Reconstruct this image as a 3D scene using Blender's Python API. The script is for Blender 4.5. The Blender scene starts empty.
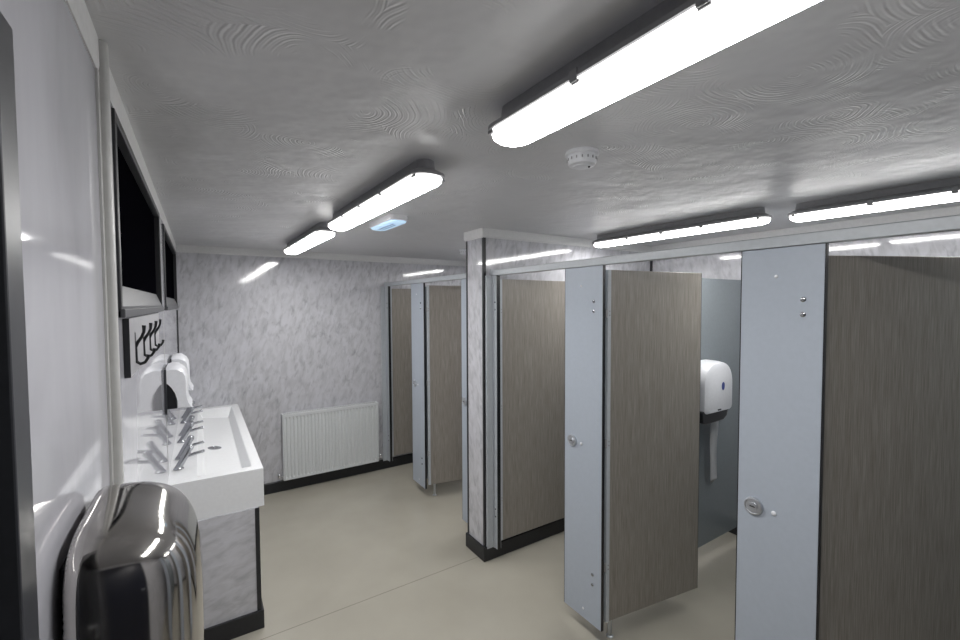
import bpy, bmesh, math, random
from mathutils import Vector, Matrix, Euler
random.seed(7)
SC = bpy.context.scene
COL = SC.collection
PI = math.pi

# ------------------------------------------------------------------ materials
def new_mat(name, base=(.8, .8, .8), rough=.5, metal=0., spec=.5, coat=0., emit=None, estr=0.):
    m = bpy.data.materials.new(name)
    m.use_nodes = True
    b = m.node_tree.nodes['Principled BSDF']
    b.inputs['Base Color'].default_value = (*base, 1)
    b.inputs['Roughness'].default_value = rough
    b.inputs['Metallic'].default_value = metal
    b.inputs['Specular IOR Level'].default_value = spec
    b.inputs['Coat Weight'].default_value = coat
    if emit:
        b.inputs['Emission Color'].default_value = (*emit, 1)
        b.inputs['Emission Strength'].default_value = estr
    return m

class NT:
    def __init__(s, m):
        s.m = m; s.t = m.node_tree; s.b = s.t.nodes['Principled BSDF']
    def n(s, kind, **kw):
        x = s.t.nodes.new(kind)
        for k, v in kw.items(): setattr(x, k, v)
        return x
    def l(s, a, b): s.t.links.new(a, b)
    def math(s, op, a, b=None, c=None):
        x = s.n('ShaderNodeMath', operation=op)
        for i, v in enumerate((a, b, c)):
            if v is None: continue
            if isinstance(v, (int, float)): x.inputs[i].default_value = v
            else: s.l(v, x.inputs[i])
        return x.outputs[0]
    def pos(s):
        g = s.n('ShaderNodeNewGeometry'); sp = s.n('ShaderNodeSeparateXYZ')
        s.l(g.outputs['Position'], sp.inputs[0]); return g.outputs['Position'], sp.outputs
    def vec(s, x, y, z=0.):
        c = s.n('ShaderNodeCombineXYZ')
        for i, v in enumerate((x, y, z)):
            if isinstance(v, (int, float)): c.inputs[i].default_value = v
            else: s.l(v, c.inputs[i])
        return c.outputs[0]
    def noise(s, v, scale=5., detail=3., rough=.5, dist=0.):
        x = s.n('ShaderNodeTexNoise')
        x.inputs['Scale'].default_value = scale; x.inputs['Detail'].default_value = detail
        x.inputs['Roughness'].default_value = rough; x.inputs['Distortion'].default_value = dist
        s.l(v, x.inputs['Vector']); return x.outputs['Fac']
    def ramp(s, f, stops):
        r = s.n('ShaderNodeValToRGB'); e = r.color_ramp.elements
        while len(e) < len(stops): e.new(.5)
        for q, (p, c) in zip(e, stops):
            q.position = p; q.color = (*c, 1) if isinstance(c, tuple) else (c, c, c, 1)
        s.l(f, r.inputs[0]); return r.outputs[0]
    def mix(s, f, a, b):
        x = s.n('ShaderNodeMix', data_type='RGBA')
        if isinstance(f, (int, float)): x.inputs[0].default_value = f
        else: s.l(f, x.inputs[0])
        for i, v in ((6, a), (7, b)):
            if isinstance(v, tuple): x.inputs[i].default_value = (*v, 1)
            else: s.l(v, x.inputs[i])
        return x.outputs[2]
    def bump(s, h, strength, dist, prev=None):
        b = s.n('ShaderNodeBump'); b.inputs['Strength'].default_value = strength
        b.inputs['Distance'].default_value = dist; s.l(h, b.inputs['Height'])
        if prev is not None: s.l(prev, b.inputs['Normal'])
        return b.outputs[0]

def marble(name, horizontal=False, soft=False):
    m = new_mat(name, rough=.05 if soft else .07, spec=.75 if soft else .6); t = NT(m)
    P, c = t.pos()
    u = t.math('ADD', c[0], c[1]); v = c[2]
    if horizontal: u, v = v, u
    ur = t.math('ADD', t.math('MULTIPLY', u, .97), t.math('MULTIPLY', v, -.23))
    vr = t.math('ADD', t.math('MULTIPLY', u, .23), t.math('MULTIPLY', v, .97))
    a = t.noise(t.vec(t.math('MULTIPLY', ur, 22), t.math('MULTIPLY', vr, 9)), 1., 5., .55, .6)
    b = t.noise(t.vec(t.math('MULTIPLY', ur, 29), t.math('MULTIPLY', vr, 10), 4.), 1., 3., .6, .4)
    d = t.noise(t.vec(t.math('MULTIPLY', ur, 3), t.math('MULTIPLY', vr, 1.2), 9.), 1., 3., .5)
    base = t.ramp(a, [(.30, (.42, .42, .445)), (.43, (.50, .50, .525)), (.55, (.565, .565, .595)), (.72, (.61, .61, .65))])
    base2 = t.mix(t.ramp(b, [(.53, 0.), (.70, .30 if horizontal else .62)]), base, (.27, .27, .295))
    base3 = t.mix(t.ramp(d, [(.35, 0.), (.7, .35)]), base2, (.62, .62, .66))
    if soft:
        e = t.noise(t.vec(t.math('MULTIPLY', u, 8), t.math('MULTIPLY', v, 2.4), 2.), 1., 4., .55, .3)
        base3 = t.ramp(e, [(.28, (.43, .43, .465)), (.5, (.485, .485, .525)), (.72, (.53, .53, .575))])
    t.l(base3, t.b.inputs['Base Color'])
    w = t.noise(t.vec(u, v), 2.6, 1., .4)
    t.l(t.bump(w, .10 if soft else .16, .006), t.b.inputs['Normal'])
    return m

def laminate(name):
    m = new_mat(name, rough=.38, spec=.4); t = NT(m)
    tc = t.n('ShaderNodeTexCoord'); sp = t.n('ShaderNodeSeparateXYZ')
    t.l(tc.outputs['Object'], sp.inputs[0]); c = sp.outputs
    u = t.math('ADD', c[0], c[1])
    a = t.noise(t.vec(t.math('MULTIPLY', u, 240), t.math('MULTIPLY', c[2], 7)), 1., 4., .65)
    b = t.noise(t.vec(t.math('MULTIPLY', u, 42), t.math('MULTIPLY', c[2], 1.3), 3.), 1., 2., .5)
    f = t.math('ADD', t.math('MULTIPLY', a, .82), t.math('MULTIPLY', b, .18))
    t.l(t.ramp(f, [(.33, (.195, .175, .150)), (.5, (.272, .250, .221)), (.67, (.350, .324, .292))]), t.b.inputs['Base Color'])
    t.l(t.bump(a, .12, .001), t.b.inputs['Normal'])
    return m

def artex(name):
    m = new_mat(name, (.635, .635, .65), rough=.38, spec=.5); t = NT(m)
    P, c = t.pos()
    nx = t.noise(P, 2.2, 2.); ny = t.noise(t.vec(c[1], c[0], 5.), 2.2, 2.)
    wx = t.math('ADD', c[0], t.math('MULTIPLY', nx, .16)); wy = t.math('ADD', c[1], t.math('MULTIPLY', ny, .16))
    def rings(scale, off, freq):
        v = t.n('ShaderNodeTexVoronoi', voronoi_dimensions='2D', feature='F1')
        v.inputs['Scale'].default_value = scale; v.inputs['Randomness'].default_value = .85
        t.l(t.vec(t.math('ADD', wx, off), t.math('ADD', wy, off * .7)), v.inputs['Vector'])
        d = v.outputs['Distance']
        j = t.noise(P, 16., 3.)
        ph = t.math('ADD', t.math('MULTIPLY', d, freq), t.math('MULTIPLY', j, 5.))
        s = t.math('SINE', ph)
        br = t.math('SINE', t.math('MULTIPLY', ph, 1.731))
        s = t.math('ADD', s, t.math('MULTIPLY', br, .6))
        return s, d
    s1, d1 = rings(3.0, .3, 165.)
    s2, d2 = rings(3.7, 2.9, 145.)
    pick = t.ramp(t.noise(P, 3.1, 1.), [(.47, 0.), (.53, 1.)])
    s = t.math('ADD', t.math('MULTIPLY', s1, t.math('SUBTRACT', 1., pick)), t.math('MULTIPLY', s2, pick))
    mask = t.ramp(t.noise(t.vec(c[0], c[1], 2.), 4.2, 3., .6), [(.49, .0), (.62, 1.)])
    fine = t.math('MULTIPLY', s, mask)
    b1 = t.bump(t.noise(t.vec(t.math('MULTIPLY', c[0], .8), c[1], 8.), 5., 3., .5), .7, .020)
    b2 = t.bump(fine, .55, .0013, b1)
    t.l(b2, t.b.inputs['Normal'])
    return m

def floor_mat(name):
    m = new_mat(name, rough=.22, spec=.45); t = NT(m)
    P, c = t.pos()
    sp = t.noise(P, 420., 2., .6); bl = t.noise(P, 2.5, 3.)
    base = t.ramp(t.math('ADD', t.math('MULTIPLY', sp, .5), t.math('MULTIPLY', bl, .5)),
                  [(.35, (.365, .345, .290)), (.65, (.435, .412, .352))])
    d = t.math('ABSOLUTE', t.math('SUBTRACT', c[1], 2.478))
    line = t.math('LESS_THAN', d, .0028)
    t.l(t.mix(t.math('MULTIPLY', line, .55), base, (.12, .11, .09)), t.b.inputs['Base Color'])
    t.l(t.bump(t.noise(P, 7., 3.), .12, .004), t.b.inputs['Normal'])
    return m

def brushed(name, base, rough):
    m = new_mat(name, base, rough, 1.); t = NT(m)
    P, c = t.pos()
    a = t.noise(t.vec(t.math('MULTIPLY', c[0], 900), t.math('MULTIPLY', c[1], 900), t.math('MULTIPLY', c[2], 8)), 1., 2.)
    t.l(t.ramp(a, [(.3, rough * .8), (.7, rough * 1.3)]), t.b.inputs['Roughness'])
    return m

def speckle(name, base, rough, amt=.06, spec=.5):
    m = new_mat(name, base, rough, spec=spec); t = NT(m)
    P, c = t.pos()
    a = t.noise(P, 60., 3.)
    lo = tuple(x * (1 - amt) for x in base); hi = tuple(min(1, x * (1 + amt)) for x in base)
    t.l(t.ramp(a, [(.35, lo), (.65, hi)]), t.b.inputs['Base Color'])
    return m

M = dict(
    marble=marble('marble_panel'), marble_h=marble('marble_panel_horizontal', True), marble_s=marble('marble_panel_soft', soft=True),
    lam=laminate('brown_laminate'), ceil=artex('artex_ceiling'), floor=floor_mat('beige_floor'),
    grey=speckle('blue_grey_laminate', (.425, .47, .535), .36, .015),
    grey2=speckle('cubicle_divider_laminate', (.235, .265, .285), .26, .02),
    black=speckle('black_plastic', (.010, .011, .013), .3, .1),
    dark=speckle('black_rubber', (.016, .017, .020), .42, .1),
    frame=speckle('charcoal_frame', (.035, .037, .043), .35, .08),
    navy=speckle('navy_reflection_stand_in', (.008, .010, .022), .4, .1),
    white=speckle('white_plastic', (.74, .75, .78), .28, .02),
    offwhite=speckle('white_paint', (.68, .68, .68), .42, .03),
    trunk2=speckle('pale_grey_board', (.38, .38, .40), .55, .03, spec=.25),
    trunk=speckle('grey_white_plastic', (.47, .47, .46), .4, .03),
    basin=speckle('white_solid_surface', (.80, .81, .82), .22, .015),
    rad=speckle('white_enamel', (.68, .70, .71), .32, .02),
    alu=brushed('satin_aluminium', (.62, .64, .67), .38),
    rail=speckle('grey_anodised_rail', (.47, .50, .53), .32, .03),
    chrome=new_mat('chrome', (.78, .78, .79), .10, 1.),
    dryer=brushed('polished_steel', (.55, .53, .51), .09),
    tapm=new_mat('brushed_chrome', (.42, .43, .45), .2, 1.),
    house=speckle('light_housing', (.28, .28, .29), .45, .05),
    glass=new_mat('black_glass', (.002, .002, .003), .15, spec=.0),
    diff=new_mat('lit_diffuser', (.9, .9, .9), .4, emit=(1., .99, .975), estr=25.),
    rim=new_mat('lit_diffuser_rim', (.9, .9, .9), .4, emit=(1., .99, .975), estr=3.),
    exitl=new_mat('blue_white_lens', (.45, .62, .80), .25, emit=(.55, .78, 1.), estr=.45),
    exitd=new_mat('blue_lens_mark', (.25, .38, .60), .3),
    blue=new_mat('blue_badge', (.02, .05, .28), .3),
    paper=speckle('tissue_paper', (.5, .51, .52), .9, .03),
    sill=speckle('grey_sill', (.065, .067, .072), .35, .05),
)

# ------------------------------------------------------------------ mesh helpers
def box(bm, x0, x1, y0, y1, z0, z1, bev=0., seg=2, mat=None):
    vs = [bm.verts.new(p) for p in ((x0,y0,z0),(x1,y0,z0),(x1,y1,z0),(x0,y1,z0),(x0,y0,z1),(x1,y0,z1),(x1,y1,z1),(x0,y1,z1))]
    fs = [bm.faces.new([vs[i] for i in f]) for f in ((0,3,2,1),(4,5,6,7),(0,1,5,4),(1,2,6,5),(2,3,7,6),(3,0,4,7))]
    if bev:
        es = list({e for f in fs for e in f.edges})
        bmesh.ops.bevel(bm, geom=es, offset=bev, segments=seg, affect='EDGES', profile=.5)
    return bm

def cyl(bm, p0, p1, r0, r1=None, n=20, rings=None):
    p0 = Vector(p0); p1 = Vector(p1); r1 = r0 if r1 is None else r1
    return lathe(bm, p0, p1 - p0, [(0, 0), (r0, 0), (r1, 1), (0, 1)], n, True)

def lathe(bm, org, axis, prof, n=24, rel=False):
    """prof: (radius, distance along axis) ; rel -> distance is a fraction of the axis length"""
    org = Vector(org); axis = Vector(axis); L = axis.length; d = axis.normalized()
    a = d.orthogonal().normalized(); b = d.cross(a)
    rows = []
    for r, h in prof:
        c = org + d * (h * L if rel else h)
        if r < 1e-6: rows.append([bm.verts.new(c)])
        else: rows.append([bm.verts.new(c + (a * math.cos(2*PI*i/n) + b * math.sin(2*PI*i/n)) * r) for i in range(n)])
    for p, q in zip(rows, rows[1:]):
        for i in range(n):
            j = (i + 1) % n
            if len(p) == 1 and len(q) == 1: continue
            if len(p) == 1: bm.faces.new((p[0], q[j], q[i]))
            elif len(q) == 1: bm.faces.new((p[i], p[j], q[0]))
            else: bm.faces.new((p[i], p[j], q[j], q[i]))
    return bm

def tube(bm, pts, rad, n=10):
    pts = [Vector(p) for p in pts]; rows = []
    if not isinstance(rad, (list, tuple)): rad = [rad] * len(pts)
    ref = None
    for i, p in enumerate(pts):
        d = (pts[min(i+1, len(pts)-1)] - pts[max(i-1, 0)]).normalized()
        a = d.orthogonal().normalized() if ref is None else (ref - d * ref.dot(d)).normalized()
        ref = a; b = d.cross(a)
        rows.append([bm.verts.new(p + (a*math.cos(2*PI*k/n) + b*math.sin(2*PI*k/n)) * rad[i]) for k in range(n)])
    for p, q in zip(rows, rows[1:]):
        for i in range(n): bm.faces.new((p[i], p[(i+1)%n], q[(i+1)%n], q[i]))
    bm.faces.new(rows[0][::-1]); bm.faces.new(rows[-1])
    return bm

def prism(bm, poly, fn, a, b):
    """extrude 2D polygon: fn(u, v, w) -> xyz, w from a to b"""
    A = [bm.verts.new(fn(u, v, a)) for u, v in poly]; B = [bm.verts.new(fn(u, v, b)) for u, v in poly]
    n = len(poly)
    bm.faces.new(A[::-1]); bm.faces.new(B)
    for i in range(n): bm.faces.new((A[i], A[(i+1)%n], B[(i+1)%n], B[i]))
    return bm

def obj(name, bm, mat, parent=None, smooth=False, bevel=0., kind=None, auto=True):
    bmesh.ops.recalc_face_normals(bm, faces=bm.faces)
    me = bpy.data.meshes.new(name); bm.to_mesh(me); bm.free()
    me.materials.append(M[mat] if isinstance(mat, str) else mat)
    o = bpy.data.objects.new(name, me); COL.objects.link(o)
    if parent is not None: o.parent = parent
    if bevel:
        md = o.modifiers.new('bevel', 'BEVEL'); md.width = bevel; md.segments = 2; md.limit_method = 'ANGLE'
    if smooth:
        for p in me.polygons: p.use_smooth = True
        if auto:
            for e in me.edges: pass
            me.set_sharp_from_angle(angle=math.radians(38))
    if kind: o['kind'] = kind
    return o

def B(): return bmesh.new()
def thing(name, label, cat, loc=(0, 0, 0), rz=0., group=None):
    o = bpy.data.objects.new(name, None); COL.objects.link(o)
    o.empty_display_size = .05
    o.location = loc; o.rotation_euler = (0, 0, rz)
    o['label'] = label; o['category'] = cat
    if group: o['group'] = group
    return o
def tag(o, label, cat, group=None):
    o['label'] = label; o['category'] = cat
    if group: o['group'] = group
    return o
def copy_tree(o, parent=None):
    c = o.copy(); COL.objects.link(c); c.parent = parent
    for ch in [k for k in bpy.data.objects if k.parent == o]:
        copy_tree(ch, c)
    return c
def struct(name, bm, mat, parent=None, **kw):
    return obj(name, bm, mat, parent, kind='structure' if parent is None else None, **kw)

# ------------------------------------------------------------------ dimensions
XL, XR = -.150, 3.37           # left wall face, wall behind the cubicles
YF, YB = 4.395, -.80            # far wall, wall behind the camera
H = 2.250; CV = 2.188
XP = 1.66                      # cubicle front plane
S0, S1, SX = 2.414, 2.630, 1.593  # short wall between the cubicle blocks

# ------------------------------------------------------------------ room shell
struct('floor', box(B(), XL-.3, XR+.3, YB-.3, YF+.3, -.1, 0), 'floor')
struct('ceiling', box(B(), XL-.3, XR+.3, YB-.3, YF+.3, H, H+.1), 'ceil')
struct('wall_far', box(B(), XL-.3, XR+.3, YF, YF+.15, 0, H), 'marble')
struct('wall_right', box(B(), XR, XR+.15, YB, YF, 0, H), 'marble')
struct('wall_rear', box(B(), XL-.3, XR+.3, YB-.15, YB, 0, H), 'marble')
struct('wall_middle', box(B(), SX, XR, S0, S1, 0, H), 'marble')
# left wall with openings for two high windows and a doorway
W1 = (1.25, 2.56, 1.722, 2.184); W2 = (2.87, 4.36, 1.722, 2.184); D1 = (-.22, .573, 0., 1.982)
def left_wall():
    bm = B(); ys = sorted({YB, YF, D1[0], D1[1], W1[0], W1[1], W2[0], W2[1]}); zs = sorted({0., W1[2], D1[3], W1[3], H})
    for i in range(len(ys)-1):
        for k in range(len(zs)-1):
            yc = (ys[i]+ys[i+1])/2; zc = (zs[k]+zs[k+1])/2
            if any(a < yc < b and c < zc < d for a, b, c, d in (W1, W2, D1)): continue
            box(bm, XL-.15, XL, ys[i], ys[i+1], zs[k], zs[k+1])
    bmesh.ops.remove_doubles(bm, verts=bm.verts, dist=1e-5)
    return bm
struct('wall_left', left_wall(), 'marble_s')

def window(n, a, b, z0, z1):
    e = bpy.data.objects.new('window_%d' % n, None); COL.objects.link(e); e['kind'] = 'structure'; e.location = (XL, a, z0)
    w = b - a; h = z1 - z0
    bm = B()
    box(bm, -.06, .006, 0, .022, 0, h); box(bm, -.06, .006, w-.03, w, 0, h)
    box(bm, -.06, .006, .022, w-.03, h-.022, h)
    obj('window_frame', bm, 'dark', e, bevel=.002)
    obj('window_pane', box(B(), -.030, -.014, .022, w-.03, .070, h-.022), 'glass', e)
    bm = prism(B(), [(-.014, .078), (-.014, .02), (.006, .02), (.006, .026)], lambda u, v, w_: (u, w_, v), .022, w-.03)
    obj('window_sill', bm, 'sill', e)
    obj('sill_nose', box(B(), -.034, .012, .0, w, 0, .02), 'sill', e, bevel=.002)
window(1, *W1); window(2, *W2)

def door1():
    e = bpy.data.objects.new('door_1', None); COL.objects.link(e); e['kind'] = 'structure'; e.location = (XL, D1[0], 0)
    w = D1[1]-D1[0]; h = D1[3]
    bm = B()
    box(bm, -.10, .004, w-.004, w+.042, 0, h+.04); box(bm, -.10, .004, -.042, .004, 0, h+.04)
    box(bm, -.10, .004, .004, w-.004, h-.004, h+.04)
    obj('door_frame', bm, 'frame', e, bevel=.002)
    obj('door_stop', box(B(), -.055, -.035, w-.03, w-.004, 0, h-.004), 'black', e)
    obj('door_leaf', box(B(), -.098, -.056, .006, w-.006, .005, h-.008), 'black', e)
    bm = tube(B(), [(-.056, .10, 1.0), (-.02, .10, 1.0), (-.012, .115, 1.0), (-.012, .21, 1.0)], .009)
    obj('door_handle', bm, 'alu', e, smooth=True)
door1()
def reflection_door():  # added unseen dark door, so the hand dryer reflects a dark patch
    e = bpy.data.objects.new('reflection_stand_in_door', None); COL.objects.link(e); e['kind'] = 'structure'; e.location = (-.10, YB, 0)
    bm = B()
    box(bm, -.05, .0, .0, .02, 0, 2.09); box(bm, .85, .90, .0, .02, 0, 2.09); box(bm, 0, .85, 0, .02, 2.04, 2.09)
    obj('door_frame', bm, 'frame', e)
    obj('door_leaf', box(B(), .0, .85, .001, .012, .004, 2.04), 'navy', e)
    obj('door_handle', tube(B(), [(.78, .012, 1.0), (.78, .05, 1.0), (.765, .056, 1.0), (.66, .056, 1.0)], .009), 'alu', e, smooth=True)
reflection_door()

# cornice boards (flat coving) as trims
def trim(n, bm, mat='offwhite', **kw): return struct('trim_%d' % n, bm, mat, **kw)
def cov_prof(p): return [(0, CV), (p*.55, CV), (p, CV+.012), (p, H), (0, H)]
trim(1, prism(B(), cov_prof(.005), lambda u, v, w: (XL+u, w, v), YB, YF))
trim(2, prism(B(), cov_prof(.014), lambda u, v, w: (w, YF-u, v), XL+.005, XR))
trim(3, prism(B(), cov_prof(.014), lambda u, v, w: (XR-u, w, v), YB, S0))
trim(4, prism(B(), cov_prof(.014), lambda u, v, w: (XR-u, w, v), S1, YF-.014))
trim(5, prism(B(), cov_prof(.014), lambda u, v, w: (w, S0-u, v), SX-.014, XR-.014))
trim(6, prism(B(), cov_prof(.014), lambda u, v, w: (w, S1+u, v), SX-.014, XR-.014))
trim(7, prism(B(), cov_prof(.014), lambda u, v, w: (SX-u, w, v), S0, S1))
trim(8, prism(B(), cov_prof(.014), lambda u, v, w: (w, YB+u, v), XL+.005, XR-.014))
# skirtings
SK = .10
def sk_prof(p): return [(0, 0), (p, 0), (p, SK-.008), (p-.006, SK), (0, SK)]
struct('baseboard_far', prism(B(), sk_prof(.014), lambda u, v, w: (w, YF-u, v), XL, XR), 'dark')
struct('baseboard_right', prism(B(), sk_prof(.014), lambda u, v, w: (XR-u, w, v), YB, S0-.014), 'dark')
struct('baseboard_right_far', prism(B(), sk_prof(.014), lambda u, v, w: (XR-u, w, v), S1+.014, YF-.014), 'dark')
struct('baseboard_left', prism(B(), sk_prof(.012), lambda u, v, w: (XL+u, w, v), D1[1]+.05, 2.555), 'dark')
struct('baseboard_middle', prism(B(), [(SX-.014, S1+.014), (SX-.014, S0-.014), (XR-.014, S0-.014), (XR-.014, S0), (SX, S0), (SX, S1), (XR-.014, S1), (XR-.014, S1+.014)],
        lambda u, v, w: (u, v, w), 0, SK), 'dark', bevel=.004)
# black corner angle trims of the short wall and internal corners
trim(9, prism(B(), [(SX-.003, S0-.003), (SX+.018, S0-.003), (SX+.018, S0), (SX, S0), (SX, S0+.014), (SX-.003, S0+.014)], lambda u, v, w: (u, v, w), SK, CV), 'dark')
trim(10, prism(B(), [(SX-.003, S1+.003), (SX+.018, S1+.003), (SX+.018, S1), (SX, S1), (SX, S1-.014), (SX-.003, S1-.014)], lambda u, v, w: (u, v, w), SK, CV), 'dark')
trim(11, box(B(), XR-.016, XR, S0-.016, S0, SK, CV), 'dark')
trim(12, box(B(), XL, XL+.006, YF-.014, YF, .9, 1.71), 'dark')
# vertical box trunking on the left wall
bm = B()
R = .007
pr = [(0, 0), (0, .030)] + [(.016-R+R*math.sin(a), .030-R+R*math.cos(a)) for a in [i*PI/8 for i in range(5)]] + [(.016-R+R*math.cos(a), R-R*math.sin(a)) for a in [i*PI/8 for i in range(5)]]
prism(bm, pr, lambda u, v, w: (XL+u, 1.087+v, w), 0, H-.001)
trim(13, bm, 'trunk', smooth=True)
trim(14, box(B(), XL, XL+.004, 1.070, 1.087, SK, CV), 'trunk')
trim(15, box(B(), XL, XL+.0012, 2.706, 2.710, .875, 1.72), 'trunk')
trim(16, prism(B(), [(0, 0), (.02, 0), (.02, .008), (0, .008)], lambda u, v, w: (XL+.0+v, 1.117+u, w), 0.1, CV), 'trunk')

# ------------------------------------------------------------------ ceiling lights
def stadium(L, W, n=14, r=None):
    r = min(W/2, r or W/2); pts = []
    for cx, cy, a0 in ((W/2-r, L/2-r, 0), (-(W/2-r), L/2-r, PI/2), (-(W/2-r), -(L/2-r), PI), (W/2-r, -(L/2-r), 1.5*PI)):
        for i in range(n//2+1):
            a = a0 + (PI/2)*i/(n//2); pts.append((cx + r*math.cos(a), cy + r*math.sin(a)))
    return pts
def loft(bm, rows, caps=True):
    vs = [[bm.verts.new(p) for p in r] for r in rows]; n = len(vs[0])
    for p, q in zip(vs, vs[1:]):
        for i in range(n): bm.faces.new((p[i], p[(i+1)%n], q[(i+1)%n], q[i]))
    if caps: bm.faces.new(vs[0][::-1]); bm.faces.new(vs[-1])
    return bm
LL, LW = 1.19, .128
def make_light(label, loc, rz, group):
    t = thing('ceiling_light', label, 'ceiling light', loc, rz, group)
    rows = []
    for z, w in ((0, LW-.062), (-.030, LW-.054), (-.042, LW-.014), (-.047, LW), (-.057, LW), (-.058, LW-.012)):
        rows.append([(x, y, z) for x, y in stadium(LL - (LW - w), w, r=.05)])
    obj('housing', loft(B(), rows), 'house', t, smooth=True)
    rows = []
    for z, w in ((-.053, LW-.012), (-.063, LW-.010), (-.073, LW-.016), (-.080, LW-.034), (-.085, LW-.060)):
        rows.append([(x, y, z) for x, y in stadium(LL - (LW - w)*.9, w, r=.055)])
    o = obj('diffuser', loft(B(), rows), 'diff', t, smooth=True)
    o.data.materials.append(M['rim'])
    for p in o.data.polygons:
        if p.center.z > -.0735: p.material_index = 1
    for s in (-1, 1):
        for yy in (-.555, -.26, 0., .26, .555):
            bm = B(); box(bm, s*(LW/2+.001)-.002 - (.012*s if abs(yy) > .5 else 0), s*(LW/2+.001)+.002 - (.012*s if abs(yy) > .5 else 0), yy-.010, yy+.010, -.067, -.042, .001, 1)
            box(bm, s*(LW/2)-.006*s-.003, s*(LW/2)-.006*s+.003, yy-.010, yy+.010, -.068, -.062)
            obj('clip', bm, 'house', t)
    return t
L0 = make_light('long lit batten light nearest the camera, running out of the top of the frame', (.692, .368, H), 0, 'walkway ceiling lights')
def light_copy(label, loc, rz, group):
    c = copy_tree(L0); c['label'] = label; c['group'] = group; c.location = loc; c.rotation_euler = (0, 0, rz); return c
light_copy('lit batten light in the middle of the walkway row, beside the small emergency light', (.675, 1.935, H), math.radians(.6), 'walkway ceiling lights')
light_copy('lit batten light at the far end of the walkway row, close to the far wall', (.660, 3.310, H), math.radians(.6), 'walkway ceiling lights')
light_copy('lit batten light above the right-hand cubicles, ending near the short marble wall', (2.510, 1.685, H), 0, 'cubicle ceiling lights')
light_copy('lit batten light above the nearest cubicle, running out of the right of the frame', (2.610, .440, H), math.radians(2), 'cubicle ceiling lights')
light_copy('lit batten light above the far cubicles behind the short marble wall', (2.595, 3.310, H), 0, 'cubicle ceiling lights')

# emergency light
t = thing('emergency_light', 'small white bulkhead emergency light with pale blue lens beside the batten lights', 'emergency light', (.955, 2.475, H), math.radians(1))
obj('housing', loft(B(), [[(x, y, z) for x, y in stadium(.36+d, .11+d, r=.02)] for z, d in ((0, 0), (-.026, 0), (-.030, -.008))]), 'white', t, smooth=True)
obj('lens', loft(B(), [[(x, y, z) for x, y in stadium(.35+d, .10+d, r=.03)] for z, d in ((-.0295, 0), (-.036, -.003), (-.041, -.016), (-.044, -.04))]), 'exitl', t, smooth=True)
bm = B(); box(bm, -.022, -.010, -.12, .10, -.0455, -.0435); box(bm, .004, .012, -.09, .12, -.0455, -.0435)
obj('lens_mark', bm, 'exitd', t)

# smoke detectors
def detector(label, x, y, s=1.):
    t = thing('smoke_detector', label, 'smoke detector', (x, y, H), 0, 'ceiling detectors')
    obj('base', lathe(B(), (0, 0, 0), (0, 0, -1), [(0, 0), (.054*s, 0), (.055*s, .004*s), (.055*s, .010*s), (.050*s, .013*s), (0, .013*s)], 40), 'white', t, smooth=True)
    bm = lathe(B(), (0, 0, -.013*s), (0, 0, -1), [(0, 0), (.047*s, 0), (.047*s, .022*s), (.043*s, .030*s), (.030*s, .033*s), (.028*s, .036*s), (0, .038*s)], 40)
    obj('sensor_head', bm, 'white', t, smooth=True)
    bm = B()
    for k in range(16):
        a = 2*PI*k/16; c = Vector((math.cos(a)*.0472*s, math.sin(a)*.0472*s, -.026*s))
        lathe(bm, c - Vector((0, 0, .004)), (0, 0, 1), [(0, 0), (.0022*s, 0), (.0022*s, .008*s), (0, .008*s)], 6)
    obj('vent_slots', bm, 'house', t)
    obj('indicator', lathe(B(), (.012*s, -.02*s, -.049*s), (0, 0, -1), [(0, 0), (.004*s, 0), (.003*s, .004*s), (0, .005*s)], 12), 'black', t, smooth=True)
    return t
detector('round white smoke detector on the ceiling right of the nearest batten light', 1.080, 1.040)
detector('small distant white detector on the ceiling just left of the short marble wall', 2.08, 3.47, .95)

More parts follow.
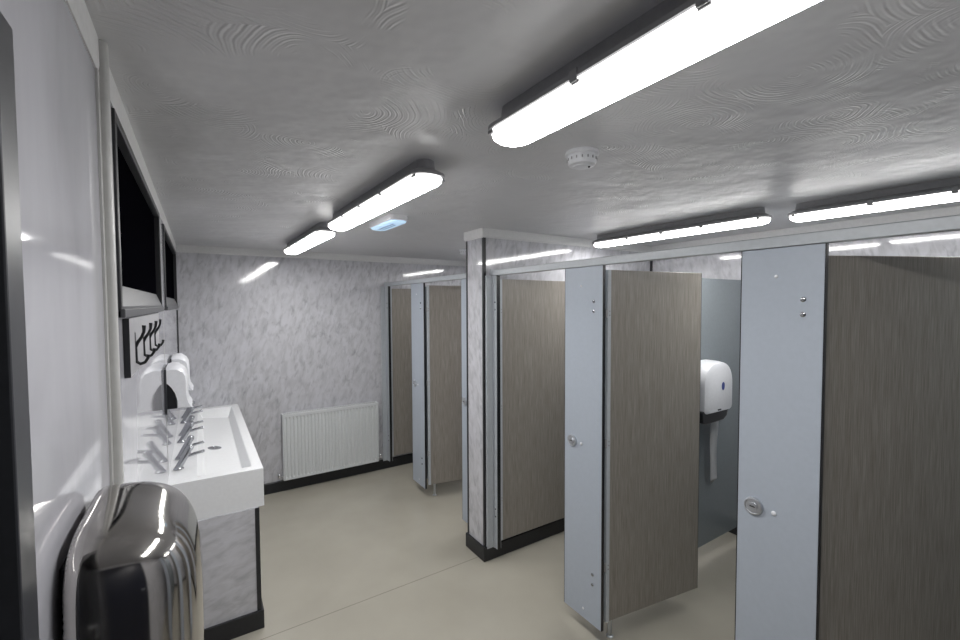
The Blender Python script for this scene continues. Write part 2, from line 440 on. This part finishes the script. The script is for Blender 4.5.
# ------------------------------------------------------------------ cubicles
PB, PT = .097, 1.936
def screw(bm, x, y, z, r=.0085):
    lathe(bm, (x, y, z), (-1, 0, 0), [(0, -.002), (r, -.002), (r, .002), (r*.7, .004), (r*.35, .0045), (r*.3, .0025), (0, .0025)], 16)
def pilaster(label, y0, y1, lock_y=None, lock_side=1, legx=True, zlock=1.020, bolts=True):
    t = thing('cubicle_pilaster', label, 'cubicle panel', (XP, y0, 0), 0, 'blue-grey cubicle front panels')
    w = y1 - y0
    obj('panel', box(B(), 0, .018, 0, w, PB, PT-.0005, .0008, 1), 'grey', t)
    # black compact core showing on the long edges
    obj('edge_core', box(B(), .001, .017, -.0035, -.0002, PB, PT-.001), 'black', t)
    obj('edge_core', box(B(), .001, .017, w+.0002, w+.0035, PB, PT-.001), 'black', t)
    if bolts:
        for z in (1.759, 1.710, .360, .308):
            bm = B(); screw(bm, 0, .056, z); obj('bolt', bm, 'tapm', t, smooth=True)
    for z, yy in ((1.838, w*.55), (.147, w*.46)):
        if w > .15: obj('screw_cap', lathe(B(), (.001, yy, z), (-1, 0, 0), [(0, 0), (.0062, 0), (.0058, .003), (.0035, .0052), (0, .006)], 16), 'white', t, smooth=True)
    if lock_y is not None:
        ly = lock_y - y0
        k = obj('lock', lathe(B(), (.001, ly, zlock), (-1, 0, 0), [(0, 0), (.031, 0), (.032, .004), (.030, .010), (.026, .0115), (.0255, .009), (.014, .009), (.0135, .013), (.004, .0135), (0, .0135)], 40), 'alu', t, smooth=True)
        obj('coin_slot', box(B(), -.0140, -.0130, ly-.009, ly+.009, zlock-.0018, zlock+.0018), 'dark', k)
        obj('screw_cap', lathe(B(), (.001, ly-.064, zlock-.003), (-1, 0, 0), [(0, 0), (.0085, 0), (.0078, .004), (.0045, .007), (0, .008)], 16), 'white', t, smooth=True)  # cap coloured white to stand in for its specular glint
    if legx:
        k = obj('leg', cyl(B(), (.115, .040, .004), (.115, .040, PB+.05), .011, n=20), 'alu', t, smooth=True)
        obj('foot', lathe(B(), (.115, .040, 0), (0, 0, 1), [(0, 0), (.019, 0), (.019, .003), (.012, .008), (0, .008)], 24), 'alu', k, smooth=True)
    return t
pilaster('wide blue-grey front panel nearest the camera, with round lock, left of the nearest brown door', .562, .811, .755)
pilaster('blue-grey front panel between the two open brown doors in the right-hand block', 1.459, 1.717, 1.659)
pilaster('blue-grey front panel of the far cubicles, between the two far brown doors', 3.478, 3.738, 3.67)
pilaster('blue-grey front panel against the far side of the short marble wall', S1+.016, 2.822, 2.775, bolts=False, legx=False)
pilaster('blue-grey front panel behind the camera at the near end of the cubicles', -.35, -.10, -.15)

def wall_post(label, y0, y1):
    t = thing('wall_post', label, 'cubicle post', (XP, y0, 0), 0, 'posts fixing cubicles to walls')
    w = y1-y0
    obj('channel', box(B(), -.004, .030, 0, w, PB-.01, PT, .001, 1), 'rail', t)
    obj('wall_channel', box(B(), -.056, -.004, w-.018, w, PB-.01, PT, .001, 1), 'rail', t)
    obj('rib', box(B(), -.010, -.004, w*.45, w, PB-.01, PT, .001, 1), 'alu', t)
    obj('edge_core', box(B(), 0, .024, -.004, -.0003, PB-.01, PT), 'black', t)
    for z in (1.759, 1.710, .360, .308):
        bm = B(); screw(bm, -.004, w*.25, z, .006); obj('screw', bm, 'tapm', t, smooth=True)
wall_post('slim grey post fixed to the near face of the short marble wall', 2.357, S0-.0005)
wall_post('slim grey post fixed to the far wall right of the radiator', YF-.072, YF-.0005)

DW = .650; DT = 1.913; DB = .135
def cub_door(label, hx, hy, ang, dz=0., db=DB, dt=DT):
    """hinge at (hx,hy); leaf runs along local +X; ang measured from +Y clockwise"""
    t = thing('cubicle_door', label, 'cubicle door', (hx, hy, dz), PI/2 - math.radians(ang), 'brown cubicle doors')
    obj('leaf', box(B(), .020, DW, -.009, .009, db, dt, .0015, 1), 'lam', t)
    obj('hinge_strip', box(B(), .0, .020, -.011, .011, db, dt, .002, 2), 'rail', t)
    obj('edge_strip', box(B(), DW, DW+.003, -.008, .008, db, dt), 'frame', t)
    for z in (1.70, 1.05, .42):
        bm = lathe(B(), (-.004, -.006, z-.022), (0, 0, 1), [(0, 0), (.006, 0), (.006, .044), (0, .044)], 16)
        for s in (-.010, .010):
            lathe(bm, (.011, -.011, z+s), (0, -1, 0), [(0, -.001), (.004, -.001), (.003, .002), (0, .002)], 10)
        obj('hinge', bm, 'house', t, smooth=True)
    return t
cub_door('brown wood-grain door nearest the camera, cut off by the right edge of the frame', 1.694, .588, 115, -.012)
cub_door('brown wood-grain door standing open in front of the toilet roll dispenser', 1.691, 1.461, 99)
cub_door('brown wood-grain door folded flat against the near face of the short marble wall', 1.688, 2.372, 90.6)
cub_door('brown wood-grain door standing open in the middle of the far cubicles', 1.688, 3.466, 100)
cub_door('brown wood-grain door folded flat against the far wall, right of the radiator', 1.688, 4.350, 90.6)

def headrail(label, y0, y1):
    t = thing('headrail', label, 'cubicle rail', (XP, y0, PT+.0008), 0, 'cubicle headrails')
    L = y1-y0
    obj('rail_bar', prism(B(), [(-.012, 0), (.030, 0), (.030, .030), (.018, .038), (-.002, .038), (-.012, .034)], lambda u, v, w: (u, w, v), 0, L), 'rail', t, bevel=.001)
    obj('end_bracket', box(B(), -.016, .034, L-.022, L-.001, .0005, .044, .002, 1), 'rail', t)
headrail('pale grey rail along the tops of the right-hand cubicles', YB+.001, S0-.001)
headrail('pale grey rail along the tops of the far cubicles, reaching the far wall', S1+.001, YF-.001)

def divider(label, y):
    t = thing('cubicle_divider', label, 'cubicle partition', (XP+.020, y, 0), 0, 'grey panels between cubicles')
    L = XR-.016-(XP+.02)
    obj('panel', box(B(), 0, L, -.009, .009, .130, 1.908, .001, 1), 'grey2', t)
    obj('wall_bracket', box(B(), L-.012, L, -.016, .016, .130, 1.908), 'rail', t)
divider('grey partition carrying the white toilet roll dispenser', 1.588)
divider('grey partition behind the nearest blue-grey front panel, beside the nearest brown door', .687)
divider('grey partition between the two far cubicles', 3.61)
divider('grey partition behind the camera at the near end of the cubicles', -.225)

# toilet roll dispenser on the divider face (faces -Y)
t = thing('toilet_roll_dispenser', 'white toilet roll dispenser with black base and small blue badge on the grey partition', 'dispenser', (2.690, 1.579, 1.005), 0)
def dome_rows(W, Hh, D, z0, n=10, steps=10, px=3.2, topr=.10, botr=.03):
    rows = []
    for i in range(steps+1):
        s = i/steps; d = D*s; k = (1-s**px)**(1/px)
        k = max(k, .0)
        sh = .80 + .20*k if s < 1 else .80
        w = W/2*sh; h1 = Hh*(.5+.5*(.80+.20*k)); h0 = Hh*(.5-.5*(.94+.06*k))
        pts = []
        r = topr*sh; rb = botr
        for cx, cz, a0, rr in ((w-r, h1-r, 0, r), (-(w-r), h1-r, PI/2, r), (-(w-rb), h0+rb, PI, rb), (w-rb, h0+rb, 1.5*PI, rb)):
            for j in range(n+1):
                a = a0 + PI/2*j/n; pts.append((cx+rr*math.cos(a), -d, cz+rr*math.sin(a)))
        rows.append(pts)
    return rows
rows = dome_rows(.335, .315, .125, 0, topr=.13)
rows = [[(x+.020, y-.018, z+.062) for x, y, z in r] for r in rows]
obj('cover', loft(B(), rows), 'white', t, smooth=True)
bm = B()
poly = [(-.182, .30), (-.182, .03), (-.15, .0), (.10, .0), (.165, .045), (.172, .30)]
prism(bm, poly, lambda u, v, w: (u, w, v), -.072, -.001)
obj('back_body', bm, 'black', t, bevel=.01)
bm = prism(B(), [(-.158, .085), (-.150, .012), (-.11, .0), (.09, .0), (.130, .022), (.148, .085)], lambda u, v, w: (u, w, v), -.128, -.060)
obj('base', bm, 'black', t, bevel=.008, smooth=True)
bm = B(); c = Vector((.045, -.1435, .225))
vs = [bm.verts.new(c + Vector((.016*math.cos(a), 0, .025*math.sin(a)))) for a in [2*PI*i/24 for i in range(24)]]
f = bm.faces.new(vs); r = bmesh.ops.extrude_face_region(bm, geom=[f]); bmesh.ops.translate(bm, verts=[v for v in r['geom'] if isinstance(v, bmesh.types.BMVert)], vec=(0, -.002, 0))
obj('badge', bm, 'blue', t)
bm = B(); box(bm, -.012, .022, -.146, -.142, .078, .086)
obj('catch', bm, 'dark', t)
# hanging paper
bm = B(); N = 16; A = []; Bv = []
for i in range(N+1):
    s = i/N; z = 1.04 - .475*s; xo = .022*s; yy = 1.522 + .006*math.sin(s*5) + .02*s
    wd = .090*(1-.18*s)
    A.append(bm.verts.new((2.765+xo, yy, z))); Bv.append(bm.verts.new((2.765+xo+wd, yy-.004*math.sin(s*7), z-.010*s+(.03 if i == N else 0))))
for i in range(N): bm.faces.new((A[i], Bv[i], Bv[i+1], A[i+1]))
o = obj('toilet_paper', bm, 'paper', smooth=True)
md = o.modifiers.new('thick', 'SOLIDIFY'); md.thickness = .0012
tag(o, 'long strip of white toilet paper hanging from the dispenser in the cubicle', 'toilet paper')

# ------------------------------------------------------------------ radiator
RX0, RX1, RZ0, RZ1 = .625, 1.533, .120, .738; RY = 4.310
t = thing('radiator', 'white ribbed panel radiator on the far marble wall', 'radiator', (RX0, RY, RZ0))
w = RX1-RX0; h = RZ1-RZ0
bm = B(); NR = 28; pitch = (w-.03)/NR; pts = [(.0, .006), (.012, .0)]
for i in range(NR):
    x = .015 + i*pitch
    pts += [(x+pitch*.10, .0), (x+pitch*.24, .009), (x+pitch*.50, .009), (x+pitch*.64, .0)]
pts += [(w-.012, 0), (w, .006)]
zz = [0.0, .018, .030, h-.052, h-.040, h-.022]
amp = [0, 0, 1, 1, 0, 0]
rws = [[bm.verts.new((x, y*a if 0 < k < len(pts)-1 else y, z)) for k, (x, y) in enumerate(pts)] for z, a in zip(zz, amp)]
for p, q in zip(rws, rws[1:]):
    for i in range(len(pts)-1): bm.faces.new((p[i], p[i+1], q[i+1], q[i]))
obj('front_panel', bm, 'rad', t)
bm = B(); box(bm, .004, w-.004, .010, .016, .004, h-.03)
obj('back_plate', bm, 'rad', t)
bm = B(); box(bm, .004, w-.004, .052, .064, .004, h-.03, .004, 2)
obj('rear_panel', bm, 'rad', t)
for x in (0, w): obj('side_panel', box(B(), x-.002, x+.002, .0, .066, .0, h-.006, .001, 1), 'rad', t)
bm = B(); box(bm, -.003, w+.003, -.003, .008, h-.024, h, .002, 2); box(bm, -.003, w+.003, .058, .066, h-.024, h, .002, 2)
box(bm, -.003, w+.003, .008, .058, h-.007, h-.003)
obj('top_grille', bm, 'rad', t)
bm = B()
for i in range(56):
    x = .012 + i*(w-.024)/56; box(bm, x, x+.008, .012, .054, h-.0028, h-.0015)
obj('grille_slots', bm, 'house', t)
bm = B()
for i in range(NR):
    x = .015 + (i+.4)*pitch; box(bm, x-.006, x+.006, -.0008, .002, h-.036, h-.031)
obj('louvre_slots', bm, 'house', t)
for x in (.12, w-.12):
    obj('bracket', box(B(), x-.015, x+.015, .064, YF-RY-.0005, .1, h-.06), 'rad', t)
for sx, x in ((-1, 0), (1, w)):
    bm = tube(B(), [(x, .035, .030), (x+sx*.018, .035, .030), (x+sx*.034, .035, .030), (x+sx*.042, .035, .030)], [.008, .008, .012, .012], 16)
    v = obj('valve', bm, 'chrome', t, smooth=True)
    obj('valve_cap', lathe(B(), (x+sx*.036, .035, .030), (0, 0, 1), [(0, 0), (.011, 0), (.012, .012), (.011, .026), (.007, .031), (0, .032)], 20), 'chrome', v, smooth=True)
    obj('pipe', tube(B(), [(x+sx*.036, .037, .030), (x+sx*.036, .060, .028), (x+sx*.036, YF-RY-.001, .028)], .0065, 14), 'chrome', v, smooth=True)

# ------------------------------------------------------------------ wash trough
BX, BY0, BY1, BZ0, BZ1 = .275, 2.585, YF-.002, .662, .870
t = thing('wash_trough', 'long white wash trough with taps along the left wall', 'sink', (XL, BY0, BZ0))
def trough():
    bm = B(); X1 = BX-XL-.001; L = BY1-BY0; hh = BZ1-BZ0; x0 = .0003
    o = [(x0, 0), (X1, 0), (X1, L), (x0, L)]
    i = [(.125, .060), (.370, .060), (.370, L-.075), (.125, L-.075)]
    f = [(.155, .090), (.342, .090), (.342, L-.110), (.155, L-.110)]
    ob = [bm.verts.new((x, y, 0)) for x, y in o]; ot = [bm.verts.new((x, y, hh)) for x, y in o]
    it = [bm.verts.new((x, y, hh)) for x, y in i]; fl = [bm.verts.new((x, y, hh-.085+(.02 if x < .3 else 0))) for x, y in f]
    bm.faces.new(ob[::-1]); bm.faces.new(fl)
    for a, b in ((ob, ot), (ot, it), (it, fl)):
        for k in range(4): bm.faces.new((a[k], a[(k+1)%4], b[(k+1)%4], b[k]))
    es = [e for e in bm.edges if max(v.co.x for v in e.verts) > .01 and max(v.co.z for v in e.verts) > .01]
    bmesh.ops.bevel(bm, geom=es, offset=.005, segments=2, affect='EDGES', profile=.5)
    return bm
bs = obj('basin', trough(), 'basin', t)
def zfl(x): return (BZ1-BZ0)-.085+.02*(1-(x-.155)/(.342-.155))
dr = obj('drain', lathe(B(), (.217, .775, zfl(.217)+.0005), (.15, 0, 1), [(0, 0), (.040, 0), (.040, .002), (.033, .003), (.031, .001), (0, .001)], 32), 'tapm', t, smooth=True)
bm = B()
for k in range(6):
    a = k*PI/3; lathe(bm, (.217+.016*math.cos(a), .775+.016*math.sin(a), zfl(.217+.016*math.cos(a))+.0018), (.15, 0, 1), [(0, 0), (.004, 0), (.004, .001), (0, .001)], 8)
obj('drain_holes', bm, 'dark', dr)
t = thing('sink_plinth', 'grey marble boxed plinth with black edging beneath the white wash trough', 'plinth', (XL, BY0-.008, 0))
PX = BX-XL-.030
obj('panel', box(B(), .001, PX, 0, BY1-BY0-.0, 0, BZ0-.001), 'marble_h', t)
obj('corner_trim', prism(B(), [(PX-.018, -.003), (PX+.003, -.003), (PX+.003, .016), (PX, .016), (PX, 0), (PX-.018, 0)], lambda u, v, w: (u, v, w), SK, BZ0-.001), 'dark', t)
obj('skirting', prism(B(), [(.014, -.014), (PX+.014, -.014), (PX+.014, BY1-BY0-.03), (PX, BY1-BY0-.03), (PX, 0), (.014, 0)], lambda u, v, w: (u, v, w), 0, SK), 'dark', t, bevel=.003)

# taps: inclined chrome pillar taps
TAPY = [2.815, 3.000, 3.365, 3.545, 3.905, 4.085]
TAPL = ['chrome tap nearest the camera on the wash trough', 'second nearest chrome tap, close behind the nearest one on the trough',
        'chrome tap at the near side of the middle pair on the trough', 'chrome tap at the far side of the middle pair on the trough',
        'chrome tap at the near side of the farthest pair, beside the white dispensers', 'farthest chrome tap on the trough, nearest the far wall']
def make_tap():
    t = thing('tap', TAPL[0], 'tap', (XL+.015+.024, TAPY[0], BZ1), 0, 'chrome taps on the trough')
    obj('base', lathe(B(), (0, 0, 0), (0, 0, 1), [(0, 0), (.024, 0), (.024, .004), (.020, .007), (.017, .014), (0, .014)], 28), 'tapm', t, smooth=True)
    d = Vector((.47, 0, .88)).normalized()
    p0 = Vector((0, 0, .008)); p1 = p0 + d*.122
    obj('body', lathe(B(), p0, p1-p0, [(0, 0), (.0165, 0), (.0165, .78), (.0155, .80), (.0155, .83), (.0175, .85), (.0175, .98), (.015, 1), (0, 1)], 28, True), 'tapm', t, smooth=True)
    q = p0 + d*.058
    obj('spout', tube(B(), [q, q+Vector((.045, 0, .010)), q+Vector((.090, 0, .018)), q+Vector((.093, 0, .018))], [.0085, .0085, .0085, .007], 16), 'tapm', t, smooth=True)
    obj('handle', tube(B(), [p1-d*.001, p1+d*.006, p1+d*.008], [.0145, .0145, .011], 20), 'tapm', t, smooth=True)
    return t
T0 = make_tap()
for y, lb in list(zip(TAPY, TAPL))[1:]:
    c = copy_tree(T0); c.location = (XL+.039, y, BZ1); c['label'] = lb

# ------------------------------------------------------------------ hook board
t = thing('hook_board', 'grey board with black edge and four black coat hooks under the near window', 'coat rack', (XL, 1.302, 1.580))
BL = .92
obj('board', box(B(), .0005, .012, .004, BL, 0, .138), 'trunk2', t)
for yy in (0, BL): obj('edging', box(B(), .0005, .0124, yy, yy+.004, -.001, .139), 'black', t)
def hook_bm():
    bm = box(B(), .012, .019, -.007, .007, .034, .128, .002, 1)
    up = [(.016, 0, .080), (.024, 0, .096), (.036, 0, .112), (.043, 0, .128), (.044, 0, .148)]
    lo = [(.017, 0, .080), (.018, 0, .055), (.019, 0, .038), (.030, 0, .030), (.044, 0, .034), (.052, 0, .046), (.054, 0, .058)]
    tube(bm, up, [.006, .0055, .005, .005, .0065], 10); tube(bm, lo, [.006, .0055, .0055, .005, .005, .005, .0065], 10)
    return bm
h0 = obj('hook', hook_bm(), 'black', t, smooth=True)
h0.location = (0, .108, -.006); h0.scale = (.70, .75, .84)
for yy in (.298, .488, .678):
    c = h0.copy(); COL.objects.link(c); c.parent = t; c.location = (0, yy, -.006)

# ------------------------------------------------------------------ white dispensers on the left wall
def towel(label, y):
    t = thing('soap_dispenser', label, 'dispenser', (XL, y, 1.235), 0, 'white wall dispensers above the trough')
    W = .24
    prof = [(u*.88, v*.90) for u, v in [(.010, .225), (.030, .232), (.060, .230), (.088, .215), (.102, .188), (.106, .15), (.106, .10), (.107, .055), (.114, .022), (.126, .0), (.118, -.002), (.062, .002), (.062, .04), (.052, .085), (.036, .120), (.018, .145), (.010, .150)]]
    rows = []
    for s, k in ((0, .90), (.012, .97), (.035, 1.), (W-.035, 1.), (W-.012, .97), (W, .90)):
        rows.append([(u*(k*.5+.5) if u > .02 else u, s, v*k+(1-k)*.10 + .012*math.sin(PI*s/W)*(1 if v > .2 else 0)) for u, v in prof])
    obj('cover', loft(B(), rows), 'white', t, smooth=True)
    obj('back_plate', box(B(), .0005, .010, -.003, W+.003, -.020, .200, .002, 1), 'frame', t)
    obj('inner_body', prism(B(), [(.010, .130), (.020, .124), (.034, .097), (.044, .054), (.049, .004), (.010, .004)], lambda u, v, w: (u, w, v), .006, W-.006), 'black', t)
    return t
towel('white wall dispenser with black inside, the nearer of the two above the trough', 2.60)
towel('white wall dispenser half hidden behind the nearer one, by the far wall', 3.10)

# ------------------------------------------------------------------ chrome hand dryer, foreground
t = thing('hand_dryer', 'large polished chrome hand dryer on the left wall in the foreground', 'hand dryer', (XL, .801, 1.300))
def sgn(v, p): return math.copysign(abs(v)**p, v)
bm = B(); a, b, c = .146, .140, .168; NU, NV = 96, 44
rows = []
for j in range(NV+1):
    ph = (PI/2)*j/NV            # 0 at wall, PI/2 at front
    cr = math.cos(ph)**(2/3.5); sx = math.sin(ph)**(2/3.5)
    row = []
    for i in range(NU):
        th = 2*PI*i/NU
        row.append((a*sx, b*cr*sgn(math.cos(th), 2/5.), c*cr*sgn(math.sin(th), 2/5.)))
    rows.append(row)
rows = [[(.0005, y, z) for x, y, z in rows[0]]] + rows[1:-1]
loft(bm, rows)
o = obj('cover', bm, 'dryer', t, smooth=True, auto=False)
md = o.modifiers.new('sub', 'SUBSURF'); md.levels = 1; md.render_levels = 1
obj('outlet', lathe(B(), (.075, 0, -.15), (.2, 0, -1), [(0, 0), (.026, 0), (.026, .045), (.021, .05), (.019, .03), (0, .03)], 28), 'chrome', t, smooth=True)
obj('mounting_plate', box(B(), .0002, -.0 + .006, -.09, .09, -.13, .13, .002, 1), 'frame', t)

# ------------------------------------------------------------------ world, camera, view
w = bpy.data.worlds.new('world'); SC.world = w; w.use_nodes = True
w.node_tree.nodes['Background'].inputs[0].default_value = (.05, .05, .05, 1)
w.node_tree.nodes['Background'].inputs[1].default_value = .2
cd = bpy.data.cameras.new('camera'); co = bpy.data.objects.new('camera', cd); COL.objects.link(co)
cd.sensor_width = 36.; cd.sensor_fit = 'HORIZONTAL'; cd.lens = 434.3/960*36; cd.clip_start = .02
yaw, tilt, roll = math.radians(32.93), math.radians(2.15), math.radians(-.27)
F = Vector((math.sin(yaw)*math.cos(tilt), math.cos(yaw)*math.cos(tilt), -math.sin(tilt)))
R0 = Vector((math.cos(yaw), -math.sin(yaw), 0)); U0 = R0.cross(F)
Rr = R0*math.cos(roll) + U0*math.sin(roll); Ur = -R0*math.sin(roll) + U0*math.cos(roll)
mw = Matrix((Rr, Ur, -F)).transposed().to_4x4(); mw.translation = Vector((0, 0, 1.75))
co.matrix_world = mw
SC.camera = co
SC.view_settings.view_transform = 'Standard'; SC.view_settings.look = 'None'
SC.view_settings.gamma = 1; SC.view_settings.use_curve_mapping = False
SC.view_settings.exposure = .46
SC.cycles.max_bounces = 10; SC.cycles.diffuse_bounces = 6; SC.cycles.glossy_bounces = 6
SC.cycles.use_denoising = True
SC.cycles.sample_clamp_indirect = 6.
